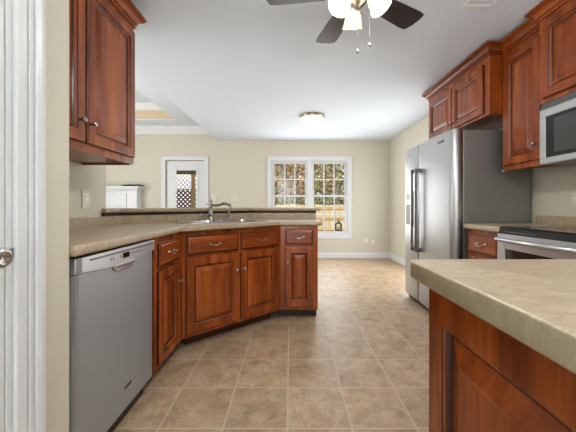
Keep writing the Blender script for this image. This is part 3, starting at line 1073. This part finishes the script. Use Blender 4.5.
# ------------------------------------------------------------------ microwave (faces -x)
mw = thing('microwave', 'stainless over the range microwave with dark glass at right edge', 'microwave', (1.735, 1.982, 0), -PI / 2)
W = 0.758
MB().box(0, W, 0.022, 0.345, 1.375, 1.786).build('body', 'steeld', mw)
vt = MB()
for k in range(3):
    vt.box(0.0, W, -0.012 + 0.003 * k, 0.021, 1.745 + k * 0.0145, 1.756 + k * 0.0145, 0.002)
vt.build('vent_grille', 'gray', mw)
md = MB()
md.box(0, W, -0.018, 0.021, 1.688, 1.742, 0.004).box(0, W, -0.018, 0.021, 1.375, 1.415, 0.004)
md.box(0, 0.045, -0.018, 0.021, 1.415, 1.688, 0.002).box(W - 0.19, W, -0.018, 0.021, 1.415, 1.688, 0.002)
mdo = md.build('door', 'steelh', mw)
MB().box(0.045, W - 0.19, -0.014, 0.018, 1.415, 1.688).build('door_window', 'black', mdo)
MB().box(0.105, W - 0.24, -0.0155, -0.0135, 1.44, 1.665, 0.0005).build('window_mesh', 'mwglass', mdo)
mh = MB().tube([(W - 0.17, -0.05, 1.43), (W - 0.17, -0.05, 1.68)], 0.011, 12)
for z in (1.445, 1.665):
    mh.box(W - 0.179, W - 0.161, -0.05, -0.017, z - 0.01, z + 0.01, 0.002)
mh.build('handle', 'steelh', mdo)
MB().box(W - 0.13, W - 0.015, -0.0195, -0.0175, 1.40, 1.70, 0.001).build('keypad', 'black', mw)

# ------------------------------------------------------------------ ceiling fan
FX, FY = 0.364, 1.56
fan = thing('ceiling_fan', 'dark five blade ceiling fan with three lit glass shades', 'ceiling fan', (FX, FY, ZC), 0)
MB().lathe([(0, 0), (0.065, 0), (0.065, -0.012), (0.045, -0.05), (0.014, -0.06), (0.014, -0.09), (0, -0.09)], 24).build('canopy', 'pewter', fan)
MB().lathe([(0, -0.08), (0.05, -0.085), (0.10, -0.11), (0.115, -0.14), (0.115, -0.175), (0.095, -0.20), (0.06, -0.212), (0, -0.214)], 28).build('motor_housing', 'pewter', fan)
for k in range(5):
    a = math.radians(31.5 + 72 * k)
    mt = Matrix.Rotation(a, 4, 'Z') @ T(0, 0, -0.207) @ R(-6, 'X')
    outl = [(0.17, -0.058), (0.30, -0.068), (0.45, -0.076), (0.488, -0.070), (0.500, -0.03), (0.500, 0.03), (0.488, 0.070), (0.45, 0.076), (0.30, 0.068), (0.17, 0.058)]
    bl = MB().prism(outl, -0.003, 0.003, 0.0012, 1, mat=mt).build('blade', 'blade', fan)
    MB().box(0.07, 0.20, -0.016, 0.016, 0.003, 0.010, 0.002, mat=mt).box(0.17, 0.235, -0.035, 0.035, 0.003, 0.008, 0.002, mat=mt).build('blade_iron', 'pewter', bl)
MB().lathe([(0, -0.214), (0.045, -0.216), (0.055, -0.235), (0.050, -0.262), (0.035, -0.282), (0.018, -0.292), (0.012, -0.302), (0, -0.306)], 24).build('light_fitter', 'nickel', fan)
for k, a in enumerate((90, 210, 330)):
    ra = math.radians(a)
    mt = Matrix.Rotation(ra, 4, 'Z')
    arm = MB().tube([mt @ Vector(p) for p in ((0.035, 0, -0.235), (0.05, 0, -0.228), (0.066, 0, -0.23), (0.072, 0, -0.24))], 0.008, 10).lathe([(0, 0.0), (0.018, -0.002), (0.026, -0.022), (0.026, -0.03), (0, -0.03)], 16, mt @ T(0.070, 0, -0.232) @ R(-30, 'Y')).build('lamp_arm', 'nickel', fan)
    sm = mt @ T(0.070, 0, -0.232) @ R(-30, 'Y')
    prof = [(0.024, -0.018), (0.030, -0.03), (0.040, -0.045), (0.046, -0.065), (0.049, -0.085), (0.055, -0.103), (0.062, -0.112), (0.060, -0.113), (0.052, -0.103), (0.046, -0.085), (0.043, -0.065), (0.037, -0.047), (0.028, -0.032)]
    sh = MB().lathe(prof, 24, sm).build('lamp_shade', 'shade', fan)
    light('lamp_light', 'POINT', Vector((FX, FY, ZC)) + sm @ Vector((0, 0, -0.103)), (0, 0, 0), 12.0, (1.0, 0.965, 0.90), 0.012)
    MB().lathe([(0, -0.03), (0.012, -0.032), (0.022, -0.055), (0.024, -0.07), (0.016, -0.088), (0, -0.094)], 14, sm).build('bulb', 'bulb', sh)
for x, y, zl, ball in ((0.005, 0.01, 1.925, False), (0.075, 0.028, 1.965, True)):
    c = MB().tube([(x * .3, y, -0.29), (x, y, -0.30), (x, y, zl - ZC + 0.02)], 0.0016, 6)
    co = c.build('pull_chain', 'nickel', fan)
    if ball:
        MB().lathe([(0, -0.011), (0.007, -0.009), (0.011, 0), (0.007, 0.009), (0, 0.011)], 14, T(x, y, zl - ZC + 0.012)).build('chain_pull', 'nickel', co)
    else:
        MB().lathe([(0, -0.014), (0.006, -0.012), (0.007, 0.0), (0.003, 0.014), (0, 0.016)], 12, T(x, y, zl - ZC + 0.01)).build('chain_pull', 'gray', co)

# ------------------------------------------------------------------ flush ceiling light
fl = thing('ceiling_light', 'round flush mount ceiling light with frosted glass dome', 'ceiling light', (0.334, 4.36, ZC), 0)
MB().lathe([(0, 0), (0.170, 0), (0.186, -0.008), (0.188, -0.022), (0.180, -0.036), (0.166, -0.038), (0, -0.034)], 36).build('rim', 'bronze', fl)
MB().lathe([(0.166, -0.036), (0.158, -0.06), (0.13, -0.085), (0.085, -0.104), (0.04, -0.112), (0, -0.114)], 36).build('glass_dome', 'dome', fl)
MB().lathe([(0, -0.112), (0.012, -0.113), (0.013, -0.119), (0.007, -0.128), (0, -0.134)], 14).build('finial', 'bronze', fl)


# ------------------------------------------------------------------ vents
def vent(name, label, x, y, w, d, mat='white', n=9, z=ZC, slot='gray'):
    v = thing(name, label, 'vent', (x, y, z), 0)
    m = MB()
    m.box(-w / 2, w / 2, -d / 2, -d / 2 + 0.02, -0.008, 0, 0.002).box(-w / 2, w / 2, d / 2 - 0.02, d / 2, -0.008, 0, 0.002)
    m.box(-w / 2, -w / 2 + 0.02, -d / 2 + .02, d / 2 - .02, -0.008, 0, 0.002).box(w / 2 - 0.02, w / 2, -d / 2 + .02, d / 2 - .02, -0.008, 0, 0.002)
    m.build('frame', mat, v)
    MB().box(-w / 2 + .02, w / 2 - .02, -d / 2 + .02, d / 2 - .02, -0.0015, 0).build('duct_opening', slot, v)
    for k in range(n):
        yy = -d / 2 + 0.02 + (d - 0.04) * (k + 0.5) / n
        MB().box(-w / 2 + .02, w / 2 - .02, -0.006, 0.006, -0.001, 0.001, mat=T(0, yy, -0.006) @ R(32, 'X')).build('slat', mat, v)
    return v


vent('ceiling_vent', 'white slatted ceiling vent above the right wall cabinets', 1.275, 1.80, 0.20, 0.34, n=12, slot='ceil')
vent('ceiling_vent', 'small dark slotted ceiling vent near the dining window', 1.09, 5.80, 0.22, 0.09, 'white', 3, slot='blackm')
vent('ceiling_vent', 'small dark ceiling vent over the living room back wall', -2.46, 5.79, 0.24, 0.10, 'white', 3, 2.75, 'blackm')


# ------------------------------------------------------------------ switch and outlet plates (local: plate faces -y)
def plate(name, label, loc, rot, w, h, kind, gangs=1):
    p = thing(name, label, 'outlet' if kind == 'outlet' else 'switch', loc, rot)
    MB().box(-w / 2, w / 2, -0.006, 0, -h / 2, h / 2, 0.002).build('plate', 'ivory', p)
    for g in range(gangs):
        x = -w / 2 + w * (g + 0.5) / gangs
        if kind == 'outlet':
            m = MB()
            m.box(x - 0.017, x + 0.017, -0.0085, -0.005, -0.034, 0.034, 0.002)
            s = m.build('socket', 'white', p)
            for zz in (-0.019, 0.019):
                for xx in (x - 0.0065, x + 0.0065):
                    MB().box(xx - 0.0015, xx + 0.0015, -0.009, -0.008, zz - 0.006, zz + 0.006).build('slot', 'gray', s)
        else:
            MB().box(x - 0.005, x + 0.005, -0.014, -0.005, -0.011, 0.013, 0.002).build('toggle', 'white', p)
    return p


plate('outlet_plate', 'ivory outlet plate on the wall under the left wall cabinet', (XK, 2.0, 1.138), PI / 2, 0.078, 0.125, 'outlet')
plate('outlet_plate', 'outlet plate on the right wall above the range counter', (XR, 2.10, 1.15), -PI / 2, 0.078, 0.12, 'outlet')
plate('outlet_plate', 'low wall outlet under and right of the dining window', (1.60, YB, 0.36), 0, 0.075, 0.12, 'outlet')
plate('outlet_plate', 'low wall outlet nearest the right corner of the back wall', (1.74, YB, 0.34), 0, 0.06, 0.11, 'outlet')
plate('switch_plate', 'pale switch plate close beside the back door casing', (-1.61, YB, 1.27), 0, 0.10, 0.14, 'switch', 2)
plate('switch_plate', 'wide three gang switch plate between back door and window', (-1.16, YB, 1.26), 0, 0.17, 0.13, 'switch', 3)

# ------------------------------------------------------------------ fireplace mantel with a dark ornament
mn = thing('fireplace_mantel', 'white painted fireplace mantel against the living room back wall', 'mantel', (-3.886, YB, 0), 0)
MB().box(-0.83, 0.83, -0.24, -0.002, 1.455, 1.49, 0.004).box(-0.80, 0.80, -0.21, -0.002, 1.425, 1.455, 0.006).box(-0.775, 0.775, -0.185, -0.002, 1.40, 1.425, 0.006).build('shelf', 'trim', mn)
MB().box(-0.70, 0.70, -0.15, -0.002, 1.04, 1.40, 0.003).build('frieze', 'trim', mn)
fp = MB().loft_rect(-0.54, 0.54, 1.07, 1.34, [(0, 0), (0, -0.012), (0.02, -0.014), (0.026, -0.006), (0.04, -0.006)], True)
bmesh.ops.translate(fp.bm, vec=(0, -0.15, 0), verts=fp.bm.verts)
fp.build('frieze_panel', 'trim', mn)
for s in (-1, 1):
    x0, x1 = sorted((s * 0.76, s * 0.56))
    pl = MB().box(x0, x1, -0.175, -0.002, 0.0, 1.40, 0.004)
    pl.box(x0 - .012, x1 + .012, -0.187, -0.002, 0, 0.16, 0.004).box(x0 - .008, x1 + .008, -0.185, -0.002, 1.365, 1.40, 0.004)
    pl.build('pilaster', 'trim', mn)
MB().box(-0.56, 0.56, -0.06, -0.002, 0, 1.04).build('firebox_surround', 'blackm', mn)
dv = MB()
n = 24
pts = [(-3.47 + 0.47 * k / (n - 1), 5.90 + 0.02 * math.sin(k * .9), 1.513 + 0.005 * math.sin(k * 0.75) + 0.010 * (1 if k in (7, 8, 15, 16) else 0)) for k in range(n)]
dv.tube(pts, [0.006 + 0.012 * math.sin(PI * (k + .3) / n) ** 0.6 for k in range(n)], 10)
tag(dv.build('ornament', 'drift'), 'long thin dark ornament lying on the white mantel shelf', 'ornament')

# ------------------------------------------------------------------ outside
struct('ground', MB().box(-30, 30, YB + 0.14, 60, -0.4, -0.12), 'lawn')

# lattice screen beyond the back door, with post and porch beam
lt = thing('lattice_screen', 'wooden lattice screen on the porch beyond the back door', 'lattice', (-2.55, 7.6, -0.12), 0)


def lattice(x0, x1, z0, z1, step, w):
    m = MB()
    for s in (-1, 1):
        k = x0 - (z1 - z0)
        while k < x1 + (z1 - z0):
            # line x = k + s*(z - zmid)
            ts = []
            za, zb = z0, z1
            if s > 0:
                za = max(za, z0 + (x0 - k)); zb = min(zb, z0 + (x1 - k))
                P0, P1 = (k + (za - z0), za), (k + (zb - z0), zb)
            else:
                za = max(za, z0 + (k - x1)); zb = min(zb, z0 + (k - x0))
                P0, P1 = (k - (za - z0), za), (k - (zb - z0), zb)
            if zb - za > 0.02:
                d = Vector((P1[0] - P0[0], 0, P1[1] - P0[1]))
                l = d.length
                mt = T(P0[0], 0.008 * s, P0[1]) @ R(-math.degrees(math.atan2(d.z, d.x)), 'Y')
                m.box(0, l, -0.006, 0.006, -w / 2, w / 2, mat=mt)
            k += step
    return m


lattice(-1.3, 0.46, 0.12, 1.62, 0.115, 0.042).build('lower_lattice', 'lattw', lt)
lattice(-1.3, 0.46, 1.66, 2.13, 0.115, 0.022).build('upper_lattice', 'lattl', lt)
MB().box(-1.3, 0.46, -0.03, 0.03, 1.62, 1.66, 0.004).box(-1.3, 0.46, -0.03, 0.03, 0.08, 0.12, 0.004).box(-1.3, 0.46, -0.03, 0.03, 2.13, 2.17, 0.004).build('rail', 'lattl', lt)
pb = thing('porch_post', 'square tan wooden porch post in front of the lattice', 'post', (-2.50, 7.45, -0.12), 0)
MB().box(-0.042, 0.042, -0.042, 0.042, 0, 2.0, 0.006).build('shaft', 'postw', pb)
MB().box(-0.06, 0.06, -0.06, 0.06, 2.0, 2.04, 0.006).build('cap', 'postw', pb)
tag(MB().box(-4.0, -1.75, 6.9, 7.15, 1.875, 1.95, 0.01).build('porch_beam', 'eave'), 'grey porch eave beam across the top of the back door glass', 'beam')

# board fence across the yard
fn = thing('wooden_fence', 'sunlit tan board fence across the back yard', 'fence', (1.0, 11.5, -0.12), 0)
for k in range(44):
    MB().box(-4.4 + 0.2 * k, -4.4 + 0.2 * k + 0.185, 0, 0.02, 0.02, 1.26 + random.uniform(-.015, .015), 0.003).build('board', 'fencew', fn)
for z in (0.25, 0.68, 1.08):
    MB().box(-4.4, 4.4, -0.045, -0.001, z, z + 0.09, 0.004).build('rail', 'postw', fn)

# small patio table with a lantern
pt = thing('patio_table', 'small slatted wooden patio table right outside the window', 'table', (1.05, 6.75, -0.12), 0)
for k in range(4):
    MB().box(-0.26, 0.26, -0.2 + 0.1 * k, -0.11 + 0.1 * k, 0.60, 0.625, 0.004).build('slat', 'postw', pt)
for sx in (-1, 1):
    for sy in (-1, 1):
        MB().box(sx * 0.21 - 0.02, sx * 0.21 + 0.02, sy * 0.16 - 0.02, sy * 0.16 + 0.02, 0, 0.60, 0.003).build('leg', 'postw', pt)
ln = thing('lantern', 'black metal lantern standing on the patio table outside', 'lantern', (1.13, 6.72, 0.505), 0)
MB().box(-0.075, 0.075, -0.075, 0.075, 0, 0.018, 0.003).build('base', 'blackm', ln)
for sx in (-1, 1):
    for sy in (-1, 1):
        MB().box(sx * 0.062 - 0.008, sx * 0.062 + 0.008, sy * 0.062 - 0.008, sy * 0.062 + 0.008, 0.018, 0.17).build('post', 'blackm', ln)
MB().lathe([(0, 0.235), (0.03, 0.232), (0.035, 0.212), (0.055, 0.196), (0.10, 0.172), (0.10, 0.168), (0, 0.168)], 4, R(45, 'Z')).build('roof', 'blackm', ln)
MB().lathe([(0.028 + 0.004 * math.cos(a), 0.004 * math.sin(a)) for a in [2 * PI * k / 8 for k in range(9)]], 16, T(0, 0, 0.262) @ R(90, 'X')).build('ring', 'blackm', ln)
MB().lathe([(0, 0.018), (0.03, 0.018), (0.03, 0.10), (0.004, 0.102), (0, 0.112)], 14).build('candle', 'ivory', ln)


# trees and shrubs behind the fence
def tree(x, y, h, r, mat, label, leaves=1800, lean=0.0, bare=False, size=0.065):
    t = thing('tree', label, 'tree', (x, y, -0.12), 0, 'trees behind the fence')
    rnd = random.Random(int(x * 100 + y * 7))
    tm = MB()
    tr = [(lean * (k / 6) ** 1.3 + rnd.uniform(-.04, .04), rnd.uniform(-.04, .04), h * 0.9 * k / 6) for k in range(7)]
    tm.tube(tr, [0.10 * (1 - k / 7.5) + 0.015 for k in range(7)], 8)
    to = tm.build('trunk', 'bark', t)
    for k in range(12):
        i = rnd.randint(1, 5)
        p = Vector(tr[i])
        d = Vector((rnd.uniform(-1, 1), rnd.uniform(-.7, .7), rnd.uniform(.2, 1))).normalized() * r * rnd.uniform(.7, 1.3)
        MB().tube([p, p + d * .5 + Vector((0, 0, .05)), p + d], [0.035, 0.022, 0.008], 6).build('branch', 'bark', to)
    f = MB()
    for _ in range(leaves):
        q = Vector((rnd.uniform(-1, 1), rnd.uniform(-.5, .5), rnd.uniform(-.5, .5)))
        c = Vector((lean * .6, 0, h * 0.52)) + Vector((q.x * r, q.y * r, q.z * h * 0.98))
        s = size * rnd.uniform(.6, 1.5)
        a = Vector((rnd.gauss(0, 1), rnd.gauss(0, 1), rnd.gauss(0, 1))).normalized()
        b = a.cross(Vector((rnd.gauss(0, 1), rnd.gauss(0, 1), rnd.gauss(0, 1)))).normalized()
        f.quad(c - a * s, c + b * s * .6, c + a * s, c - b * s * .6)
    f.build('foliage', mat, t, smooth=False)
    return t


tree(-0.9, 14.0, 4.4, 1.3, 'leafg', 'olive leafy tree at the far left of the window view', 2600)
tree(0.2, 13.3, 4.6, 1.2, 'leafb', 'brown autumn tree with a leaning pale trunk in the left sash', 2000, -0.9)
tree(1.3, 14.6, 4.8, 1.4, 'leafb', 'brown tree behind the middle of the window', 3000)
tree(2.2, 13.4, 4.5, 1.3, 'leafg', 'yellowish olive tree seen through the right sash', 2600)
tree(3.3, 13.6, 4.6, 1.2, 'leafd', 'thin grey green tree at the right of the window view', 2200, 0.8)
tree(0.8, 17.0, 6.0, 2.2, 'leafg', 'tall olive tree furthest back in the middle', 3600, 0, False, 0.10)
tree(3.6, 17.0, 6.0, 2.2, 'leafb', 'tall brown tree furthest back on the right', 3600, 0, False, 0.10)
tree(-1.6, 17.0, 6.0, 2.2, 'leafb', 'tall brown tree furthest back on the left', 3600, 0, False, 0.10)
for x, lab in ((-0.4, 'dark low shrub behind the fence, left of the window view'), (0.9, 'dark low shrub behind the fence below the window mullion'), (2.2, 'dark low shrub behind the fence in the right sash'), (3.3, 'dark low shrub behind the fence at far right')):
    sroot = thing('shrub', lab, 'shrub', (x, 12.2, -0.12), 0, 'shrubs behind the fence')
    rnd = random.Random(int(x * 31 + 99))
    f = MB()
    for _ in range(900):
        c = Vector((rnd.gauss(0, .42), rnd.gauss(0, .15), 0.75 + rnd.uniform(-.6, .82)))
        s = rnd.uniform(.04, .09)
        a = Vector((rnd.gauss(0, 1), rnd.gauss(0, 1), rnd.gauss(0, 1))).normalized()
        b = a.cross(Vector((rnd.gauss(0, 1), rnd.gauss(0, 1), rnd.gauss(0, 1)))).normalized()
        f.quad(c - a * s, c + b * s * .6, c + a * s, c - b * s * .6)
    f.build('foliage', 'leafd', sroot, smooth=False)
    st = MB()
    for k in range(5):
        st.tube([(0, 0, 0), (rnd.uniform(-.2, .2), rnd.uniform(-.1, .1), 0.5), (rnd.uniform(-.45, .45), rnd.uniform(-.15, .15), 1.2)], [0.02, 0.014, 0.006], 6)
    st.build('stem', 'bark', sroot)
